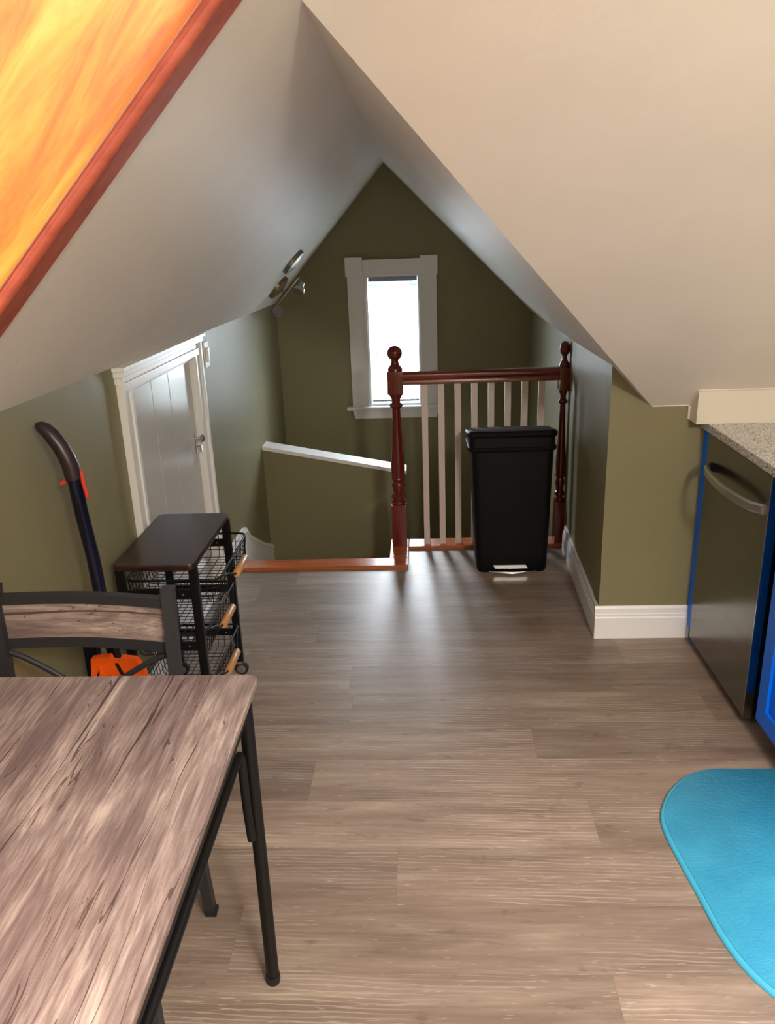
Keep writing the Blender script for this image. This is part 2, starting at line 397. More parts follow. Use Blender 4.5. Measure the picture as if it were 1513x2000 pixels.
# ceiling ------------------------------------------------------------
def ceiling():
    mb=MB()
    # hall, left slope: fine twisted grid from far wall to the kitchen, with the skylight hole near the camera
    def pt(t,y,top=None):
        x0=XL(y)-.02; x1=top if top is not None else RX
        x=x0+(x1-x0)*t; return Vector((x,y,zL(x,y)))
    ny,nt=26,10; gridf=[]
    yy=[YR+(YG+.1-YR)*i/ny for i in range(ny+1)]
    def yc(y): return min(y,YG)
    def skin(pts4):
        mb.poly(pts4)
    for a,b in zip(yy,yy[1:]):
        for i in range(nt):
            t0,t1=i/nt,(i+1)/nt
            q=[]
            for t,y in ((t0,a),(t0,b),(t1,b),(t1,a)):
                x=XL(yc(y))-.02; x=x+(RX-x)*t; q.append((x,y,RZ+SL(y)*(x-RX)))
            gridf.append(mb.poly(q))
    # near left slope (constant pitch), skylight hole skewed a little as in the roof
    m=.985
    zp=lambda x:RZ+m*(x-RX)
    xt=RX+(ZT-RZ)/m            # top edge
    yv=YW-(ZT-EZ)/KN           # where near slope reaches the flat ceiling
    # hole corners in x: HX0..HX1 ; far edge y = hf(x); near edge y=hn
    HX0,HX1=-.93,.08
    hf=lambda x:1.36-.13*(x+.5); hn=.28
    xk=lambda y:XL(y)-.02
    P=lambda x,y:(x,y,zp(x))
    skin([P(xk(YB),YB),P(xk(hn),hn),P(xt,hn),P(xt,YB)])
    skin([P(xk(hn),hn),P(xk(hf(HX0)),hf(HX0)),P(HX0,hf(HX0)),P(HX0,hn)])
    skin([P(HX1,hn),P(HX1,hf(HX1)),P(xt,yv),P(xt,hn)])
    n=8
    skin([P(xk(hf(HX0)),hf(HX0)),P(xk(YR),YR),P(HX0,YR),P(HX0,hf(HX0))])
    skin([P(HX0,hf(HX0)),P(HX0,YR),P(RX,YR),P(RX,hf(RX))])
    skin([P(RX,hf(RX)),P(RX,YR),P(xt,yv),P(HX1,hf(HX1))])
    # hall, right slope
    zr=lambda x:RZ-.992*(x-RX)
    Q=lambda x,y:(x,y,zr(x))
    A=Q(RX,YR); B=(.859+.02,YW,zr(.879)); 
    nx=8
    # region in front of the return wall: triangle to the valley
    xs=[RX+(.859-RX)*i/nx for i in range(nx+1)]
    yval=lambda x: YW-(zr(x)-EZ)/KN
    for a,b in zip(xs,xs[1:]):
        if b<.859-1e-4: skin([Q(a,yval(a)),Q(b,yval(b)),Q(b,YW),Q(a,YW)])
        else: skin([Q(a,yval(a)),Q(b,yval(b)),Q(a,YW)])
    ys=[YW+(YG+.1-YW)*i/20 for i in range(21)]
    for a,b in zip(ys,ys[1:]):
        for i in range(8):
            q=[]
            for t,y in ((i/8,a),((i+1)/8,a),((i+1)/8,b),(i/8,b)):
                xx=XR(min(y,YG))+.02; x=RX+(xx-RX)*t; q.append(Q(x,y))
            skin(q)
    # near right slope
    V=(RX,YR,RZ)
    skin([V,(.859,YW,EZ),(XE,YW,EZ),(XE,yv,ZT),(xt,yv,ZT)])
    # flat top
    skin([(xt,YB,ZT),(xt,yv,ZT),(XE,yv,ZT),(XE,YB,ZT)])
    # orient every face towards the room and merge only the twisted hall grid
    ctr=Vector((.0,2.4,1.1)); nb=mb.b
    bmesh.ops.remove_doubles(nb,verts=[v for f in gridf for v in f.verts],dist=.0005)
    nb.faces.ensure_lookup_table()
    for f in nb.faces:
        f.normal_update()
        if f.normal.dot(ctr-f.calc_center_median())<0: f.normal_flip()
    o=shell('ceiling',mb,M['ceil'],fixn=False)
    for p in o.data.polygons:
        if abs(p.normal.y)<.3 and p.normal.x>.5 and p.center.y>YR: p.use_smooth=True
    return m,zp,HX0,HX1,hf,hn
m_,zp,HX0,HX1,hf,hn=ceiling()

# skylight -----------------------------------------------------------
def skylight():
    w=thing('window_2',(HX0,hn,zp(HX0)),kind='structure')
    u=Vector((1,0,m_)).normalized(); nrm=Vector((-m_,0,1)).normalized()   # outwards
    P=lambda x,y,h=0:Vector((x,y,zp(x)))+nrm*h
    dep=.43
    jt=.02
    mb=MB()
    a,b=P(HX0-.05,hf(HX0-.05)),P(HX1+.05,hf(HX1+.05)); 
    mb.prism([a-nrm*.0,b-nrm*.0,b+nrm*dep,a+nrm*dep],(0,.03,0))
    mb.build('jamb',M['pine'],w)
    mb=MB(); a,b=P(HX0-.05,hn),P(HX1+.05,hn); mb.prism([a,b,b+nrm*dep,a+nrm*dep],(0,-.03,0)); mb.build('jamb',M['pine'],w)
    mb=MB(); a,b=P(HX0,hn),P(HX0,hf(HX0)); mb.prism([a,b,b+nrm*dep,a+nrm*dep],-u*.03); mb.build('jamb',M['pine'],w)
    mb=MB(); a,b=P(HX1,hn),P(HX1,hf(HX1)); mb.prism([a,b,b+nrm*dep,a+nrm*dep],u*.03); mb.build('jamb',M['pine'],w)
    # casing on the slope: flat board with a rounded inner bead
    def cas(p0,p1,q0,q1,name='casing'):
        mb=MB(); mb.prism([p0,p1,q1,q0],-nrm*.014); mb.build(name,M['cedar'],w)
    W=.105
    cas(P(HX0-.12,hf(HX0-.12)+.006),P(HX1+.12,hf(HX1+.12)+.006),P(HX0-.12,hf(HX0-.12)+W),P(HX1+.12,hf(HX1+.12)+W))
    mb=MB()
    for k in range(1): 
        a=P(HX0-.02,hf(HX0-.02)+.012,-.014); b=P(HX1+.02,hf(HX1+.02)+.012,-.014); mb.tube([a,b],.009,14)
    mb.build('casing_bead',M['cedar'],w,smooth=40)
    cas(P(HX0-.12,hn-W),P(HX1+.12,hn-W),P(HX0-.12,hn-.006),P(HX1+.12,hn-.006))
    cas(P(HX0-.09,hn),P(HX0-.09,hf(HX0)),P(HX0-.006,hn),P(HX0-.006,hf(HX0)))
    cas(P(HX1+.006,hn),P(HX1+.006,hf(HX1)),P(HX1+.1,hn),P(HX1+.1,hf(HX1)))
    mb=MB(); mb.prism([P(HX0,hn,dep),P(HX0,hf(HX0),dep),P(HX1,hf(HX1),dep),P(HX1,hn,dep)],nrm*.006); mb.build('pane',M['glass'],w)
skylight()

# baseboards -----------------------------------------------------------
def profile_board(pts2d,path_pts,normals):
    pass
BB=[(0,.016),(.092,.016),(.098,.013),(.108,.013),(.112,.010),(.132,.009),(.142,.003),(.142,0),(0,0)]   # (z, thickness)
def base_run(mb,p,q,n,z0=0,h=1.0):
    p,q,n=Vector((p[0],p[1],0)),Vector((q[0],q[1],0)),Vector((n[0],n[1],0)).normalized()
    A=[mb.b.verts.new(p+n*t+Vector((0,0,z0+z*h))) for z,t in BB]; B=[mb.b.verts.new(q+n*t+Vector((0,0,z0+z*h))) for z,t in BB]
    k=len(A)
    for i in range(k): mb.b.faces.new((A[i],A[(i+1)%k],B[(i+1)%k],B[i]))
    mb.b.faces.new(A[::-1]); mb.b.faces.new(B)
mb=MB(); base_run(mb,(.689,YW),(1.072,YW),(0,-1)); shell('baseboard_return',mb,M['white'])
mb=MB(); 
yb=[YW,3.3,3.7,4.0]
for a,b in zip(yb,yb[1:]): base_run(mb,(XR(max(a,YW)),a),(XR(b),b),(-1,0))
shell('baseboard_right',mb,M['white'])
mb=MB(); base_run(mb,(XL(YB),YB),(XL(2.6),2.6),(1,.0)); base_run(mb,(XL(3.57),3.57),(XL(4.03),4.03),(1,0)); shell('baseboard_left',mb,M['white'])
# skirt board running down the stairs on the left wall
mb=MB(); 
def sk(y,zt,zb): return (XL(y),y,zt),(XL(y),y,zb)
pts_t=[(4.03,.142),(4.07,.135),(4.15,.06),(4.45,-.10),(4.9,-.30),(5.44,-.62)]
poly=[(XL(y),y,z) for y,z in pts_t]+[(XL(y),y,z-.30) for y,z in reversed(pts_t)]
mb.prism(poly,(.018,0,0)); 
for (y0,z0),(y1,z1) in zip(pts_t,pts_t[1:]): mb.tube([(XL(y0)+.02,y0,z0-.02),(XL(y1)+.02,y1,z1-.02)],.006,8)
shell('trim_2',mb,M['white'])
# stair treads and landing
st=thing('staircase',(-.5,3.9,-1.4),kind='structure')
for i in range(4):
    mb=MB(); y0=3.90+.26*i; z=-.19*(i+1); mb.box(XL(y0)+.02,-.19,y0-.02,y0+.26,z-.03,z,.004); mb.build('tread',M['oakd'],st)
    mb=MB(); mb.box(XL(y0)+.02,-.19,y0-.02,y0,z,z+.16); mb.build('riser',M['white'],st)

# orange wood nosing around the opening
mb=MB()
mb.box(XL(3.8),-.087,3.782,3.885,-.012,.018,.004); shell('trim_3',mb,M['oakx'])
mb=MB(); mb.box(-.186,-.087,3.886,4.156,-.012,.018,.004); shell('trim_4',mb,M['oakx'])
mb=MB(); mb.box(-.086,.735,4.04,4.156,-.012,.018,.004); shell('trim_5',mb,M['oakx'])

# half wall beyond the stairs, white sloped cap
mb=MB(); y=4.70; zl,zrr=.405,.235; xl,xr=XL(y)-.01,-.118
mb.prism([(xl,y,-1.4),(xr,y,-1.4),(xr,y,zrr),(xl,y,zl)],(0,.11,0)); hw=shell('wall_half',mb,M['green'],org=(-.5,y,-1.4))
mb=MB(); sl=(zrr-zl)/(xr-xl); mb.prism([(xl,y-.012,zl),(xr+.014,y-.012,zrr+sl*.014),(xr+.014,y-.012,zrr+sl*.014+.022),(xl,y-.012,zl+.022)],(0,.134,0)); mb.build('cap',M['white'],hw)

# ---------------------------------------------------------------- far window
def window_far():
    w=thing('window_1',(-.18,YG,.42),kind='structure'); Y=YG
    x0,x1,z0,z1=-.355,-.003,.50,1.360
    for xa,xb in ((-.474,x0+.004),(x1-.004,.108)):
        mb=MB(); mb.box(xa,xb,Y-.02,Y,z0,z1+.01,.003); 
        mb.box(xb-.018 if xa<-.2 else xa,xb if xa<-.2 else xa+.018,Y-.027,Y-.018,z0,z1,.003); mb.build('casing',M['white'],w)
    mb=MB(); mb.box(-.40,.03,Y-.022,Y,z1-.002,z1+.098,.003); mb.build('head_casing',M['white'],w)
    for xa,xb in ((-.484,-.372),(.002,.116)):
        mb=MB(); mb.box(xa,xb,Y-.032,Y,z1-.005,z1+.115,.003); mb.build('corner_block',M['white'],w)
    mb=MB(); mb.box(-.512,.148,Y-.05,Y+.01,z0-.022,z0,.005); mb.build('stool',M['white'],w)
    mb=MB(); mb.prism([(-.478,Y-.018,z0-.022),(.115,Y-.018,z0-.022),(.098,Y-.018,z0-.085),(-.46,Y-.018,z0-.085)],(0,.018,0)); mb.build('apron',M['white'],w)
    # reveal / jambs
    mb=MB(); mb.box(x0-.001,x0+.012,Y-.018,Y+.16,z0,z1); mb.box(x1-.012,x1+.001,Y-.018,Y+.16,z0,z1); mb.box(x0,x1,Y-.018,Y+.16,z1-.012,z1+.001); mb.box(x0,x1,Y,Y+.17,z0-.01,z0+.012)
    mb.build('jamb',M['white'],w)
    def sash(za,zb,y):
        f=.03; mb=MB()
        mb.box(x0+.012,x0+.012+f,y,y+.025,za,zb,.002); mb.box(x1-.012-f,x1-.012,y,y+.025,za,zb,.002)
        mb.box(x0+.012,x1-.012,y+.001,y+.024,za,za+f,.002); mb.box(x0+.012,x1-.012,y+.001,y+.024,zb-f,zb,.002)
        s=mb.build('sash',M['white'],w); mb=MB(); mb.box(x0+.03,x1-.03,y+.010,y+.014,za+.02,zb-.02); mb.build('pane',M['glass'],s)
    sash(.512,.925,Y+.075); sash(.895,1.348,Y+.105)
    b=thing('window_blind',(-.18,Y+.03,.52),'white horizontal slat blind lowered over the far stairwell window','blind')
    mb=MB(); mb.box(x0+.016,x1-.016,Y+.012,Y+.055,1.318,1.346,.002); mb.build('headrail',M['grey'],b,label='grey headrail')
    mb=MB(); mb.box(x0+.016,x1-.016,Y+.010,Y+.050,1.285,1.303,.003); mb.build('valance',M['slat'],b)
    mb=MB(); z=.545; i=0
    while z<1.285:
        a=R(28); c=Vector(((x0+x1)/2,Y+.034,z)); uy=Vector((0,math.cos(a),math.sin(a))); uz=Vector((0,-math.sin(a),math.cos(a)))
        mb.obox(c,Vector((1,0,0)),uy,uz,(x1-x0)/2-.018,.012,.0006); z+=.0205
    mb.build('slats',M['slat'],b)
    mb=MB(); mb.box(x0+.018,x1-.018,Y+.022,Y+.046,.522,.536,.003); mb.build('bottom_rail',M['grey'],b,label='grey bottom rail')
    for x in (x0+.055,x1-.055):
        mb=MB(); mb.rod((x,Y+.018,.53),(x,Y+.018,1.32),.0016,6); mb.rod((x,Y+.05,.53),(x,Y+.05,1.32),.0016,6); mb.build('ladder_cord',M['grey'],b)
window_far()

# ---------------------------------------------------------------- left plank door
def door():
    d1,d2=2.70,3.475; zt=1.14; d=thing('door_1',(XL(3.08),3.08,0),kind='structure')
    ex=Vector((.0186,1,0)).normalized(); nx=Vector((1,-.0186,0)).normalized(); UZ=Vector((0,0,1))
    P=lambda y,off,z:Vector((XL(y),y,0))+nx*off+UZ*z
    # leaf: boards of unequal width with narrow seams
    mb=MB(); ys=[d1+.008,2.97,3.17,d2-.008]
    for a,b in zip(ys,ys[1:]):
        mb.obox((P(a,-.024,.012)+P(b,-.024,zt-.012))/2,ex,nx,UZ,(b-a)/2-.0012,.014,(zt-.024)/2,.0025)
    leaf=mb.build('door_leaf',M['doorw'],d)
    mb=MB(); mb.obox((P(ys[0],-.043,.01)+P(ys[-1],-.043,zt-.01))/2,ex,nx,UZ,(ys[-1]-ys[0])/2,.004,(zt-.02)/2); mb.build('door_back',M['dark'],d)
    mb=MB(); c=P(3.43,-.008,.765)
    mb.obox(c+nx*.0,ex,nx,UZ,.013,.003,.045,.002); mb.disc(c+nx*.002+UZ*.022,nx,0,[(0,.006),(.02,.006),(.024,.016),(.03,.018),(.036,.014),(.037,.004)],16)
    mb.tube([c+nx*.002-UZ*.012,c+nx*.022-UZ*.012,c+nx*.026-UZ*.03-ex*.02],.004,8); mb.build('door_latch',M['chrome'],leaf,smooth=40,label='chrome thumb latch')
    # casing: stepped profile
    def strip(y0,y1,z0,z1,o0,o1,mb): mb.obox((P(y0,o0,z0)+P(y1,o1,z1))/2,ex,nx,UZ,(y1-y0)/2,(o1-o0)/2,(z1-z0)/2,.0018)
    for s in (0,1):
        mb=MB()
        if s==0: o,i=2.612,2.705
        else: o,i=3.565,3.470
        lo,hi=min(o,i),max(o,i)
        strip(lo,hi,0,1.14,0,.014,mb)
        ob=(o,o+(.02 if s==0 else -.02)); ib=(i,i-(.018 if s==0 else -.018)); mid=(o+i)/2
        strip(min(ob),max(ob),0,1.21,0,.026,mb); strip(min(ib),max(ib),0,1.14,0,.021,mb)
        mb.build('casing',M['white'],d)
    mb=MB(); strip(2.612,3.565,1.138,1.168,0,.020,mb); strip(2.606,3.571,1.168,1.196,0,.014,mb); strip(2.600,3.577,1.192,1.214,0,.03,mb); strip(2.594,3.583,1.212,1.226,0,.042,mb); mb.build('head_casing',M['white'],d)
    mb=MB(); strip(d1-.002,d2+.002,1.126,1.14,-.045,.004,mb); strip(d1-.004,d1+.008,0,1.14,-.045,.004,mb); strip(d2-.008,d2+.004,0,1.14,-.045,.004,mb); mb.build('jamb',M['white'],d)
    mb=MB(); strip(d1,d2,0,.02,-.09,.0,mb); mb.build('threshold',M['white'],d)
door()
# light switch beside the door
s=thing('light_switch',(XL(3.70),3.70,1.11),'small white light switch on the left wall beside the plank door','switch')
nx=Vector((1,-.0186,0)).normalized(); ex=Vector((.0186,1,0)).normalized(); UZ=Vector((0,0,1))
mb=MB(); c=Vector((XL(3.70),3.70,1.115)); mb.obox(c+nx*.003,ex,nx,UZ,.036,.0035,.058,.003); mb.build('plate',M['white'],s)
mb=MB(); mb.obox(c+nx*.010,ex,nx,UZ,.015,.006,.032,.003); mb.build('rocker',M['white'],s)

# ---------------------------------------------------------------- railing
def railing():
    r=thing('stair_railing',(.28,4.08,.018),'cherry red stair railing with turned posts and white balusters behind the black bin','railing')
    def newel(x,y,half):
        w=.040 if not half else .026; mb=MB()
        z0=.018
        mb.box(x-w,x+w,y-.04,y+.04,z0,.248,.004)
        mb.box(x-w,x+w,y-.04,y+.04,.838,.955,.006)
        sc=1 if not half else .68
        pr=[(.235,.030),(.25,.038),(.256,.040),(.264,.036),(.268,.026),(.276,.026),(.280,.038),(.288,.040),(.296,.036),(.302,.026),(.33,.031),(.352,.036),(.366,.030),(.374,.025),(.380,.033),(.388,.036),(.396,.032),(.41,.034),(.44,.036),(.47,.0355),(.55,.030),(.65,.0245),(.74,.0205),(.765,.020),(.770,.030),(.778,.034),(.786,.030),(.792,.021),(.81,.022),(.825,.030),(.838,.037),(.845,.037)]
        mb.lathe(x,y,[(z,q*sc) for z,q in pr])
        top=[(.950,.036),(.965,.036),(.975,.030),(.985,.022),(.995,.0185),(1.003,.0175)]
        bc,br=1.043,.0375
        top+=[(bc-br*math.cos(R(a)),br*math.sin(R(a))) for a in range(30,180,12)]+[(bc+br,.001)]
        mb.lathe(x,y,[(z,q*sc) for z,q in top])
        return mb.build('newel_post',M['cherryz'],r,smooth=38)
    newel(-.134,4.085,False); newel(.714,4.085,True)
    mb=MB(); prof=[(-.030,.886),(.030,.886),(.030,.905),(.026,.912),(.030,.922),(.031,.938),(.022,.947),(0,.950),(-.022,.947),(-.031,.938),(-.030,.922),(-.026,.912),(-.030,.905)]
    mb.prism([(-.094,4.085+a,b) for a,b in prof],(.782,0,.004)); mb.build('handrail',M['cherryx'],r,smooth=50)
    for k in range(8):
        x=.0125+.0845*k; mb=MB(); mb.box(x-.0155,x+.0155,4.069,4.100,.018,.889,.002); mb.build('baluster',M['balw'],r)
M['balw']=plain('baluster_white',rgb(216,202,196),.45)
railing()

# ---------------------------------------------------------------- bin
def rrect(x0,x1,y0,y1,z,r,n=5):
    p=[]
    for cx,cy,a in ((x1-r,y1-r,0),(x0+r,y1-r,90),(x0+r,y0+r,180),(x1-r,y0+r,270)):
        for i in range(n+1): t=R(a+90*i/n); p.append((cx+r*math.cos(t),cy+r*math.sin(t),z))
    return p
def bin_():
    t=thing('pedal_bin',(.425,3.83,0),'tall black plastic pedal bin in front of the stair railing','bin')
    mb=MB(); mb.loft([rrect(.262,.594,3.715,3.925,.0,.03),rrect(.256,.600,3.708,3.93,.015,.03),rrect(.252,.604,3.706,3.935,.10,.03),rrect(.228,.618,3.698,3.975,.632,.035)])
    mb.build('bin_body',M['blackp'],t,smooth=35)
    mb=MB(); mb.loft([rrect(.216,.624,3.692,3.975,.622,.035),rrect(.211,.629,3.687,3.978,.630,.035),rrect(.211,.629,3.687,3.978,.642,.035),rrect(.214,.626,3.690,3.976,.644,.035)]); mb.loft([[(x,y,z-(.045*max(0,(y-3.70)/.28) if z>.66 else 0)) for x,y,z in q] for q in (rrect(.217,.623,3.693,3.972,.640,.034),rrect(.217,.623,3.693,3.972,.695,.034))])
    mb.build('rim',M['blackp'],t,smooth=35)
    def lid(sec,d=0): return [(x,y,z-.045*max(0,(y-3.70)/.28)) for x,y,z in sec]
    mb=MB(); mb.loft([lid(q) for q in (rrect(.214,.626,3.690,3.975,.690,.034),rrect(.208,.632,3.684,3.98,.699,.036),rrect(.208,.632,3.684,3.98,.714,.036),rrect(.214,.626,3.692,3.976,.721,.034),rrect(.23,.61,3.71,3.96,.724,.03))])
    mb.build('lid',M['blackp'],t,smooth=35)
    mb=MB(); mb.prism([(.345,3.704,.026),(.505,3.704,.026),(.495,3.704,.044),(.335,3.704,.044)],(0,-.006,0)); mb.build('pedal_slot',M['chrome'],t,label='bright metal strip')
    mb=MB(); mb.tube([(.315+.23*i/10,3.70-.028*math.sin(math.pi*i/10),.010) for i in range(11)],.0055,8); mb.build('pedal',M['chrome'],t,smooth=50,label='bright metal foot pedal')
bin_()

# ---------------------------------------------------------------- track light on the left slope
def tracklight():
    y=4.93; u=Vector((1,0,SL(y))).normalized(); n=Vector((SL(y),0,-1)).normalized()  # n into room
    S=lambda x,yy=y,h=0:Vector((x,yy,zL(x,yy)))+n*h
    t=thing('track_light',tuple(S(-.85)),'nickel track light with two spotlights on the left slope near the far wall','track light')
    for (x,yy,m) in ((-.715,4.72,'nickel'),(-.845,4.93,'brass')):  # lower plate carries the bar, upper disc is unidentified
        mb=MB(); mb.disc(S(x,yy,-.001),n,0,[(0,.080),(.018,.080),(.024,.076),(.034,.040),(.036,.004)],36); mb.build('round_plate',M[m],t,smooth=40)
    mb=MB(); mb.rod(S(-.845,4.93,.02),S(-.845,4.93,.062),.009,12)
    a,b=S(-.925,4.93,.062),S(-.765,4.93,.062)
    for dy in (-.012,.012): mb.rod(a+Vector((0,dy,0)),b+Vector((0,dy,0)),.006,10)
    mb.tube([a+Vector((0,-.012,0)),a-u*.012,a+Vector((0,.012,0))],.006,10); mb.tube([b+Vector((0,-.012,0)),b+u*.012,b+Vector((0,.012,0))],.006,10)
    mb.build('track_bar',M['brass'],t,smooth=40)
    for base,tip in ((a,Vector((-.842,4.88,1.200))),(b,Vector((-.712,4.87,1.306)))):
        e=base+Vector((.028,-.02,-.030)); ax=(tip-e).normalized(); mb=MB(); mb.tube([base,e],.005,8)
        L=(tip-e).length; mb.disc(e,ax,0,[(0,.013),(L*.55,.017),(L*.60,.029),(L*.95,.034),(L,.032),(L-.006,.004)],24); mb.build('spotlight',M['nickel'],t,smooth=40)
tracklight()

# ---------------------------------------------------------------- kitchen run on the right
c=MB(); c.box(1.046,XE-.001,1.0,YW-.001,.882,.912,.004); tag(c.build('worktop',M['granite'],None,org=(1.4,2,.882)),'speckled grey granite worktop over the dishwasher and blue cabinet','worktop')
mb=MB(); mb.prism([(1.0,YW-.001,.9125),(1.0,2.935,.9125),(1.0,2.935,zN(2.935)-.002),(1.0,YW-.001,EZ-.001)],(XE-1.002,0,0)); 
lg=shell('trim_6',mb,M['ledge'])
mb=MB(); mb.rod((1.002,2.935,zN(2.935)-.002),(XE-.01,2.935,zN(2.935)-.002),.004); mb.rod((1.0,YW-.004,EZ),(1.0,2.935,zN(2.935)-.002),.004); mb.rod((.998,YW-.006,.915),(.998,YW-.006,EZ),.005); mb.rod((.862,YW-.003,EZ),(1.0,YW-.003,EZ),.0025)
shell('trim_7',mb,M['ledge'])
# filler + toe piece
t=thing('filler_panel',(1.1,2.98,0),'narrow blue filler panel between the olive wall and the dishwasher','panel')
mb=MB(); mb.box(1.062,1.084,2.948,YW-.002,.06,.880,.001); mb.build('panel',M['blue'],t)
mb=MB(); mb.box(1.075,1.11,2.949,YW-.018,.002,.058,.001); mb.build('toe_board',M['blue'],t)
t=thing('dishwasher',(1.35,2.66,0),'stainless steel dishwasher with curved bar handle under the granite worktop','dishwasher')
mb=MB(); mb.box(1.083,1.62,2.385,2.940,.05,.876,.002); pass; mb.build('tub',M['black'],t)
mb=MB(); mb.box(1.054,1.080,2.375,2.946,.036,.876,.003); mb.build('door_panel',M['steel'],t)
mb=MB(); mb.box(1.052,1.081,2.3735,2.3765,.034,.874); mb.build('edge_trim',M['chrome'],t)
mb=MB(); pts=[]
n=16
for i in range(n+1):
    k=i/n; y=2.90-(.49)*k; off=.012+.042*math.sin(math.pi*min(1,k*1.0))**.6 if 0<k<1 else .004
    pts.append((1.054-off,y))
hz0,hz1=.745,.778
ring=[]
for i,(x,y) in enumerate(pts):
    z0=hz0;z1=hz1; ring.append([(x,y,z0),(x-.006,y,z0+.006),(x-.006,y,z1-.006),(x,y,z1),(x+.008,y,z1),(x+.008,y,z0)])
mb.loft(ring); mb.build('handle',M['steell'],t,smooth=30,label='curved steel bar handle')
mb=MB(); mb.box(1.12,1.5,2.385,2.94,0,.05); mb.build('kickplate',M['black'],t)

def cabinet(y0,y1,label):
    t=thing('base_cabinet',(1.35,(y0+y1)/2,0),label,'cabinet')
    mb=MB(); mb.box(1.082,1.62,y0,y1 if y1<2.3 else 2.305,.09,.880,.001); mb.build('carcass',M['blue'],t)
    if y1>2.3:
        mb=MB(); mb.box(1.16,1.62,2.306,2.368,.09,.876,.001); mb.build('gap_shade',M['black'],t)  # black insert that paints the shade in the gap beside the dishwasher
    ya,yb=y0+.012,y1-.078 if y1>2.3 else y1-.012
    d=MB(); za,zb=.088,.862; f=.062
    d.box(1.066,1.081,ya,yb,za,zb,.002)
    for a,b,c_,e in ((ya,ya+f,za,zb),(yb-f,yb,za,zb)): d.box(1.056,1.0665,a,b,c_,e,.002)
    for a,b,c_,e in ((ya+f-.001,yb-f+.001,za,za+f),(ya+f-.001,yb-f+.001,zb-f,zb)): d.box(1.0565,1.0665,a,b,c_,e,.002)
    do=d.build('door',M['blue'],t)
    mb=MB(); mb.rod((1.035,ya+.04,.70),(1.035,ya+.04,.82),.005,10); mb.rod((1.035,ya+.04,.71),(1.058,ya+.04,.71),.004,8); mb.rod((1.035,ya+.04,.81),(1.058,ya+.04,.81),.004,8); mb.build('pull',M['nickel'],do)
    mb=MB(); mb.box(1.12,1.60,y0,y1,0,.09); mb.build('toe_kick',M['black'],t)
cabinet(1.70,2.368,'bright blue base cabinet nearest the dishwasher at the right edge')
cabinet(1.01,1.698,'bright blue base cabinet at the near end of the worktop')

# anti-fatigue mat
def mat_():
    ctrl=[(1.07,2.139),(.95,2.14),(.865,2.139),(.79,2.110),(.73,2.055),(.685,1.99),(.656,1.92),(.650,1.85),(.658,1.74),(.668,1.64),(.682,1.50),(.712,1.40),(.760,1.33),(.83,1.285),(.92,1.27),(1.07,1.27)]
    def cr(P,n=6):
        out=[]
        for i in range(len(P)-1):
            p0,p1,p2,p3=P[max(i-1,0)],P[i],P[i+1],P[min(i+2,len(P)-1)]
            for k in range(n):
                t=k/n; out.append(tuple(.5*((2*p1[j])+(-p0[j]+p2[j])*t+(2*p0[j]-5*p1[j]+4*p2[j]-p3[j])*t*t+(-p0[j]+3*p1[j]-3*p2[j]+p3[j])*t**3) for j in (0,1)))
        return out+[P[-1]]
    o=cr(ctrl); c=Vector((.9,1.72))
    def ins(d):
        r=[]
        for i,p in enumerate(o):
            a=Vector(o[i-1]) if i>0 else Vector(o[0]); b=Vector(o[(i+1)%len(o)]) if i<len(o)-1 else Vector(o[-1])
            t=(b-a).normalized() if (b-a).length>0 else Vector((-1,0)); nn=Vector((-t.y,t.x)); q=Vector(p)+nn*d
            r.append((min(q.x,1.07),q.y))
        return r
    t=thing('floor_mat',(.86,1.7,.0005),'turquoise textured foam kitchen mat with rounded corners on the plank floor','mat')
    mb=MB(); L=lambda d,z:[(x,y,z) for x,y in ins(d)]
    mb.loft([L(0,.0008),L(.0,.006),L(.004,.010),L(.010,.0125)]); mb.build('mat_edge',M['matedge'],t,smooth=60,label='smooth bevelled border')
    mb=MB(); mb.loft([L(.010,.009),L(.011,.0135),L(.013,.0155)]); mb.build('mat_pad',M['mat'],t,smooth=60)
mat_()

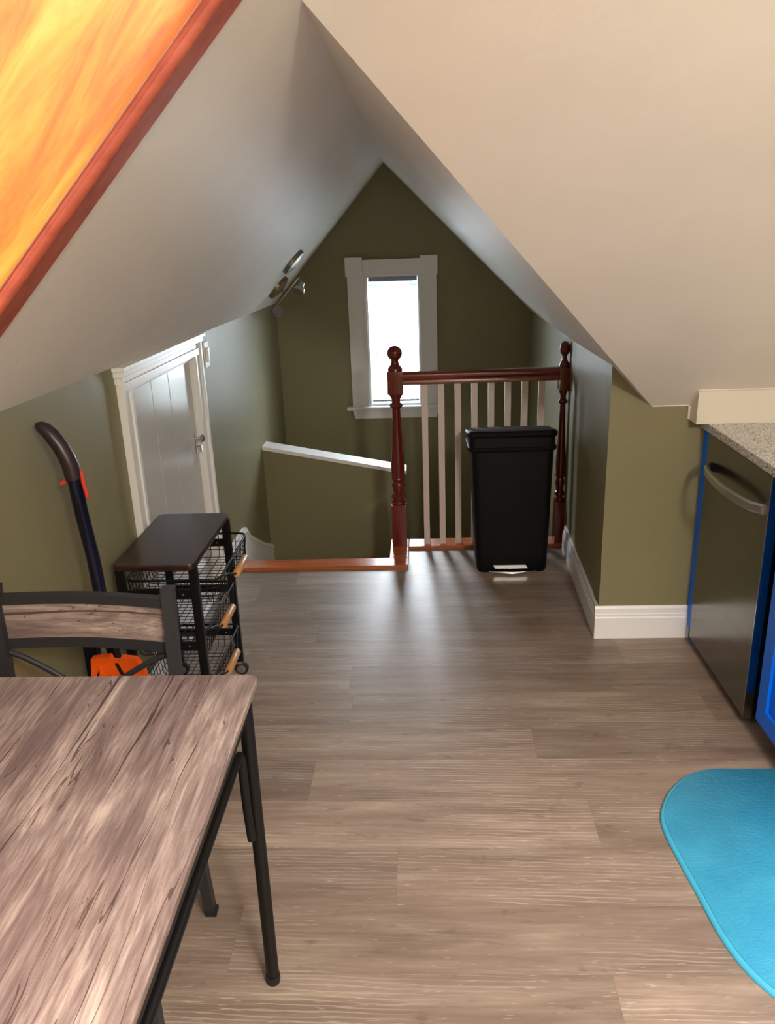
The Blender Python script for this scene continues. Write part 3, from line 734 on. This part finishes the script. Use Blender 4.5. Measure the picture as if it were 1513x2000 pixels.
# ---------------------------------------------------------------- dining table
def table():
    x0,x1,y0,y1=-1.005,-.352,.36,1.468
    t=thing('dining_table',((x0+x1)/2,(y0+y1)/2,0),'rustic grey-brown wood-look dining table with black tube legs','table')
    mb=MB(); mb.loft([rrect(x0+.001,x1-.001,y0+.001,y1-.001,.734,.02),rrect(x0,x1,y0,y1,.7355,.021),rrect(x0,x1,y0,y1,.7485,.021),rrect(x0+.0015,x1-.0015,y0+.0015,y1-.0015,.750,.02)])
    mb.build('tabletop',M['rusty'],t,smooth=40)
    X0,X1,Y0_,Y1_=x0+.035,x1-.010-.004,y0+.08,y1-.084
    for x in (X0,X1):
        for y in (Y0_,Y1_):
            mb=MB(); s=1 if y>1 else -1; mb.tube([(x,y,0.008),(x,y-.0*s,.733)],.0145,18)
            lg=mb.build('leg',M['black'],t,smooth=40); mb=MB(); mb.lathe(x,y,[(0,.015),(.008,.0165),(.02,.0165),(.021,.010)],18); mb.build('foot',M['rubber'],lg,smooth=40)
        # side brace: long bar bending down into both legs
        mb=MB(); p=[]
        def bend(yy,s):
            leg=yy; xb=x-.011 if x>-.6 else x+.011; out=[(xb+(.003 if x>-.6 else -.003),leg-s*.023,.42),(xb,leg-s*.024,.50),(xb,leg-s*.026,.612)]
            for i in range(1,7): a=R(90*i/6); out.append((xb,leg-s*(.026+.03*(1-math.cos(a))),.612+.03*math.sin(a)))
            return out
        A=bend(Y1_,1); Bp=bend(Y0_,-1)
        mb.tube(A+Bp[::-1],.0095,14); mb.build('side_brace',M['black'],t,smooth=50)
    mb=MB(); mb.box(X0-.01,X1+.01,Y1_-.01,Y1_+.01,.713,.733); mb.box(X0-.01,X1+.01,Y0_-.01,Y0_+.01,.713,.733)
    mb.box(X0-.01,X0+.01,Y0_,Y1_,.713,.733); mb.box(X1-.01,X1+.01,Y0_,Y1_,.714,.734); mb.build('frame',M['black'],t)
table()

# ---------------------------------------------------------------- chair
def chair():
    t=thing('dining_chair',(-.755,1.38,0),'dark metal dining chair with wood-slat back at the far end of the table','chair')
    xl,xr=-.955,-.556; yb=1.57; k=.0125
    for x,yy in ((xl,yb+.03),(xr,yb)):
        mb=MB(); xa=x
        # upper post then splayed rear leg, square section
        def sq(c): h=k; return [(c[0]-h,c[1]-h,c[2]),(c[0]+h,c[1]-h,c[2]),(c[0]+h,c[1]+h,c[2]),(c[0]-h,c[1]+h,c[2])]
        mb.loft([sq((x-.004*(1 if x>-.7 else -1),yy+.012,.004)),sq((x,yy-.05,.42)),sq((x,yy-.04,.50)),sq((x,yy,.90)),])
        mb.box(x-k-.001,x+k+.001,yy-k-.001,yy+k+.001,.898,.905,.001)
        lg=mb.build('back_post',M['chairm'],t); mb=MB(); mb.box(x-.014,x+.014,yy-.004,yy+.026,0,.012,.002); mb.build('foot',M['rubber'],lg)
    for x in (xl+.01,xr-.0):
        mb=MB(); mb.box(x-k,x+k,1.16,1.16+2*k,0.0,.44,.002); mb.build('front_leg',M['chairm'],t)
    def curve(z,b=.018): return [(xl+(xr-xl)*i/12,yb+.03*(1-i/12)+b*math.sin(math.pi*i/12),z) for i in range(13)]
    def bar(z0,z1,w,name,m,off=0,par=t):
        mb=MB(); c0=curve(z0); mb.loft([[(x,y-w,z0),(x,y+w,z0),(x,y+w,z1),(x,y-w,z1)] for x,y,_ in c0]); return mb.build(name,m,par,smooth=30)
    bar(.858,.880,.010,'top_rail',M['chairm']); bar(.750,.774,.010,'lower_rail',M['chairm'])
    bar(.7735,.8585,.006,'back_slat',M['rustx'])
    for s in (0,1):
        mb=MB(); P=[]
        for i in range(13):
            a=i/12; x=(xl+.01)+(xr-xl-.02)*a if s==0 else (xr-.01)-(xr-xl-.02)*a
            z=.742-.27*a**1.25; y=yb+.03*(1-(x-xl)/(xr-xl))-.004+(.012 if s else -.004)
            P.append((x,y,z))
        mb.tube(P,.007,10); mb.build('cross_brace',M['chairm'],t,smooth=60)
    mb=MB(); mb.loft([rrect(xl+.01,xr-.01,1.15,1.535,.44,.03),rrect(xl+.005,xr-.005,1.145,1.54,.444,.03),rrect(xl+.005,xr-.005,1.145,1.54,.458,.03),rrect(xl+.01,xr-.01,1.15,1.535,.462,.03)]); mb.build('seat',M['rustx'],t,smooth=40)
    mb=MB(); mb.box(xl,xr,1.16,1.185,.415,.4395); mb.box(xl-.004,xl+.016,1.17,1.56,.415,.4395); mb.box(xr-.016,xr+.004,1.17,1.53,.415,.4395); mb.box(xl,xr,1.51,1.53,.415,.4395); mb.build('seat_frame',M['chairm'],t)
    mb=MB(); mb.box(xl,xr,1.34,1.36,.17,.185); mb.box(xl-.006,xl+.014,1.17,1.585,.165,.185); mb.box(xr-.012,xr+.008,1.17,1.56,.165,.185); mb.build('stretcher',M['chairm'],t)
chair()

# ---------------------------------------------------------------- basket cart
def cart():
    x0,x1,y0,y1=-.978,-.718,2.285,2.780
    t=thing('basket_cart',((x0+x1)/2,(y0+y1)/2,0),'black rolling cart with dark wood top and three wire baskets','cart')
    mb=MB(); mb.loft([rrect(x0+.002,x1-.002,y0+.002,y1-.002,.640,.02),rrect(x0,x1,y0,y1,.643,.022),rrect(x0,x1,y0,y1,.656,.022),rrect(x0+.002,x1-.002,y0+.002,y1-.002,.660,.02)]); mb.build('cart_top',M['walnut'],t,smooth=40)
    lx=(x0+.016,x1-.010); ly=(y0+.022,y1-.022)
    for x in lx:
        for y in ly:
            mb=MB(); mb.box(x-.014,x+.014,y-.010,y+.010,.055,.642,.003); lg=mb.build('leg',M['black'],t)
            mb=MB(); mb.disc((x+.004,y-.011,.026),(0,1,0),0,[(0,.017),(.004,.026),(.018,.026),(.022,.017)],20)
            ca=mb.build('caster',M['rubber'],lg,smooth=40)
            mb=MB(); mb.disc((x+.004,y-.0135,.026),(0,1,0),0,[(0,.010),(.001,.017),(.026,.017),(.027,.010)],20); mb.box(x-.012,x+.010,y-.014,y+.014,.048,.060,.002); mb.build('caster_fork',M['chrome'],t,smooth=40)
    for z in (.552,.368,.184):
        for y in ly:
            mb=MB(); mb.box(lx[0],lx[1],y-.005,y+.005,z-.014,z+.014,.001); mb.build('shelf_rail',M['black'],t)
            for x in (lx[0]+.05,(lx[0]+lx[1])/2,lx[1]-.04):
                mb=MB(); mb.disc((x,y-.0055,z),(0,-1,0),0,[(0,.004),(.002,.003),(.0025,.001)],8); mb.build('screw',M['chrome'],t)
    def basket(zr,bx0,bx1,first=False):
        by0,by1=y0+.036,y1-.036; h=.085
        mb=MB(); 
        ring=rrect(bx0,bx1,by0,by1,zr,.03,4); mb.tube(ring+[ring[0]],.0042,8)
        b=mb.build('basket',M['black'],t,smooth=60)
        mb=MB(); zb=zr-h; q=.02; wr=.0014
        nx_,ny=9,15
        for i in range(nx_+1):
            x=bx0+.012+(bx1-bx0-.024)*i/nx_; mb.tube([(x,by0,zr),(x,by0+.010,zb+.01),(x,by0+q,zb),(x,by1-q,zb),(x,by1-.010,zb+.01),(x,by1,zr)],wr,5)
        for i in range(ny+1):
            y=by0+.02+(by1-by0-.04)*i/ny; mb.tube([(bx0,y,zr),(bx0+.008,y,zb+.01),(bx0+.016,y,zb),(bx1-.016,y,zb),(bx1-.008,y,zb+.01),(bx1,y,zr)],wr,5)
        for f in (.35,.7):
            z=zr-h*f; r=rrect(bx0+.010*f,bx1-.010*f,by0+.012*f,by1-.012*f,z,.028,3); mb.tube(r+[r[0]],wr,5)
        mb.build('wire_mesh',M['black'],b)
        # bails with wood grips at both ends
        for xe,s in ((bx1,1),(bx0,-1)):
            if s<0: xe-=0
            mb=MB(); yc=(by0+by1)/2
            P=[(xe,by0+.03,zr)]
            P+=[(xe+s*.010,yc-.12,zr-.018),(xe+s*.018,yc-.085,zr-.036),(xe+s*.020,yc,zr-.040),(xe+s*.018,yc+.085,zr-.036),(xe+s*.010,yc+.12,zr-.018),(xe,by1-.03,zr)]
            mb.tube(P,.0040,8); ba=mb.build('bail',M['black'],b,smooth=60)
            if s>0:
                mb=MB(); mb.tube([(xe+.020,yc-.075,zr-.040),(xe+.020,yc-.070,zr-.040),(xe+.020,yc+.070,zr-.040),(xe+.020,yc+.075,zr-.040)],[.010,.0135,.0135,.010],14); mb.build('wood_grip',M['beech'],t,smooth=40,label='pale turned wood grip')
    basket(.592,-.955,-.652); basket(.402,-.955,-.715); basket(.222,-.955,-.715)
cart()

# ---------------------------------------------------------------- hand truck
def truck():
    t=thing('hand_truck',(-.88,2.0,0),'black hand truck with orange base and curved handle leaning on the left wall','hand truck')
    P=[(-.872,2.0,.10),(-.884,2.0,.455),(-.898,2.0,.695),(-.901,2.0,.803),(-.913,2.0,.936),(-.916,2.0,1.00),(-.918,2.0,1.033)]
    mb=MB(); mb.tube(P,.0215,20,squash=.8); mb.build('mast',M['navy'],t,smooth=50)
    Q=[(-.9175,2.0,1.028),(-.921,2.0,1.06),(-.927,2.0,1.085),(-.940,2.0,1.118),(-.958,2.0,1.147),(-.972,2.0,1.163),(-.984,2.0,1.171),(-.994,2.0,1.174)]
    mb=MB(); mb.tube(Q,[.0235,.024,.0235,.023,.022,.020,.016,.008],20,squash=.9); mb.build('grip',M['grip'],t,smooth=50,label='plum-black curved grip')
    mb=MB(); mb.tube([(-.8945,1.996,1.052),(-.8935,1.996,1.02),(-.889,1.996,.985),(-.888,1.996,.975)],[.004,.0055,.0055,.003],10); mb.build('release_strip',M['red'],t,smooth=50,label='red release strip')
    mb=MB(); mb.prism([(-.935,1.992,1.020),(-.955,1.992,1.013),(-.953,1.992,1.022),(-.934,1.992,1.034)],(0,.016,0)); mb.build('release_lever',M['red'],t,label='small red lever')
    mb=MB(); mb.box(-.985,-.945,2.02,2.05,.06,.60,.006); mb.build('rear_rail',M['navy'],t)
    # folded orange base plate
    mb=MB(); Y=1.955
    mb.prism([(-.925,Y,.530),(-.872,Y,.537),(-.868,Y,.523),(-.846,Y,.519),(-.842,Y,.533),(-.800,Y,.527),(-.782,Y,.495),(-.776,Y,.45),(-.775,Y,.12),(-.93,Y,.12),(-.934,Y,.45)],(0,-.022,0))
    for dx in (0,.03): mb.box(-.905+dx,-.899+dx,Y-.026,Y-.018,.20,.505-dx*.8,.001)
    pl=mb.build('base_plate',M['orange'],t)
    mb=MB(); mb.prism([(-.858,Y-.0225,.518),(-.850,Y-.0225,.518),(-.805,Y-.0225,.40),(-.818,Y-.0225,.40)],(0,-.003,0)); mb.prism([(-.905,Y-.0225,.50),(-.901,Y-.0225,.50),(-.918,Y-.0225,.46),(-.922,Y-.0225,.46)],(0,-.002,0)); mb.build('groove',M['dark'],pl)
    for s in (-.93,-.80):
        mb=MB(); mb.disc((s-.015,2.06,.075),(1,0,0),0,[(0,.05),(.004,.074),(.026,.074),(.03,.05)],28); mb.build('wheel',M['rubber'],t,smooth=40)
    mb=MB(); mb.rod((-.945,2.06,.075),(-.785,2.06,.075),.007,10); mb.box(-.93,-.78,2.0,2.05,.09,.13,.004); mb.build('axle',M['navy'],t)
truck()

# ---------------------------------------------------------------- light
def fill_lamp(name,x,y,energy,label):
    t=thing(name,(x,y,ZT-.06),label,'added fill light')
    mb=MB(); mb.disc((x,y,ZT-.001),(0,0,-1),0,[(0,.15),(.03,.15),(.035,.14)],36); mb.build('fill_base',M['white'],t,smooth=40)
    m=N('fill_diffuser'); m.set(Base_Color=(1,1,1,1),Emission_Color=(1,.86,.68,1),Emission_Strength=energy)
    mb=MB(); mb.disc((x,y,ZT-.036),(0,0,-1),0,[(0,.14),(.02,.135),(.04,.11),(.05,.06),(.053,.005)],36); mb.build('diffuser',m.m,t,smooth=40)
fill_lamp('fill_light',.95,-1.0,20,'added round warm fill light on the flat kitchen ceiling, out of view')  # unseen warm fill, added to brighten the near slope
def area(name,loc,rot,sx,sy,e,col):
    l=D.lights.new(name,'AREA'); l.shape='RECTANGLE'; l.size=sx; l.size_y=sy; l.energy=e; l.color=col
    o=D.objects.new(name,l); COL.objects.link(o); o.location=loc; o.rotation_euler=rot; return o
pt=D.lights.new('fill_point','POINT'); pt.energy=125; pt.color=(1,.92,.82); pt.shadow_soft_size=.14; po=D.objects.new('fill_point',pt); COL.objects.link(po); po.location=(.95,-1.0,ZT-.25)  # added point fill under the round fixture, lifts the near slope
# added fill panel, unseen behind the viewer, to brighten the room
pl=thing('fill_panel',(.9,-.15,ZT-.03),'added flat white fill panel on the flat kitchen ceiling, out of view','added fill light')
mb=MB(); mb.box(.385,1.42,-.68,.38,ZT-.035,ZT-.001,.003); mb.build('frame',M['white'],pl)
pa=area('fill_area',(.9,-.15,ZT-.04),(0,0,0),1.0,1.0,46,(1,.93,.86)); pa.data.spread=R(118)
# daylight arriving through the far window and the skylight
ld=Vector((-.18,YG,.95))-Vector((-.18,YG+.9,1.25)); lo=area('daylight_far',(-.18,YG+.9,1.25),(0,0,0),2.4,1.4,520,(.84,.92,1)); lo.rotation_euler=ld.to_track_quat('-Z','Y').to_euler()
sun=D.lights.new('sun','SUN'); sun.energy=3.6; sun.angle=R(1.5); sun.color=(1,.93,.82); so=D.objects.new('sun',sun); COL.objects.link(so)
d=Vector((.15,.92,-.36)).normalized(); so.rotation_euler=d.to_track_quat('-Z','Y').to_euler(); so.location=(-2,-3,4)

w=D.worlds.new('sky'); SC.world=w; w.use_nodes=True; nt=w.node_tree; bg=nt.nodes['Background']
bg.inputs[0].default_value=(.86,.93,1,1); bg.inputs[1].default_value=1.6

# ---------------------------------------------------------------- camera
cam=D.cameras.new('camera'); co=D.objects.new('camera',cam); COL.objects.link(co); SC.camera=co
F=1574.36; cam.sensor_fit='VERTICAL'; cam.sensor_height=24; cam.lens=F/2000*24; cam.clip_start=.02; cam.clip_end=100
pi_,ya_,ro_=R(18.99),R(2.767),R(2.026)
fw=Vector((-math.sin(ya_)*math.cos(pi_),math.cos(ya_)*math.cos(pi_),-math.sin(pi_))); rt=Vector((math.cos(ya_),math.sin(ya_),0)); up=rt.cross(fw)
# image x = a*c + b*s, image y(down) = -a*s + b*c
cc,ss=math.cos(ro_),math.sin(ro_)
ir=rt*cc-up*ss; iu=rt*ss+up*cc
Mx=Matrix((ir,iu,-fw)).transposed().to_4x4(); Mx.translation=Vector((0,0,1.608)); co.matrix_world=Mx
SC.view_settings.view_transform='Standard'; SC.view_settings.look='None'; SC.view_settings.gamma=1; SC.view_settings.exposure=.52
for o in D.objects:
    if '_o' in o: del o['_o']
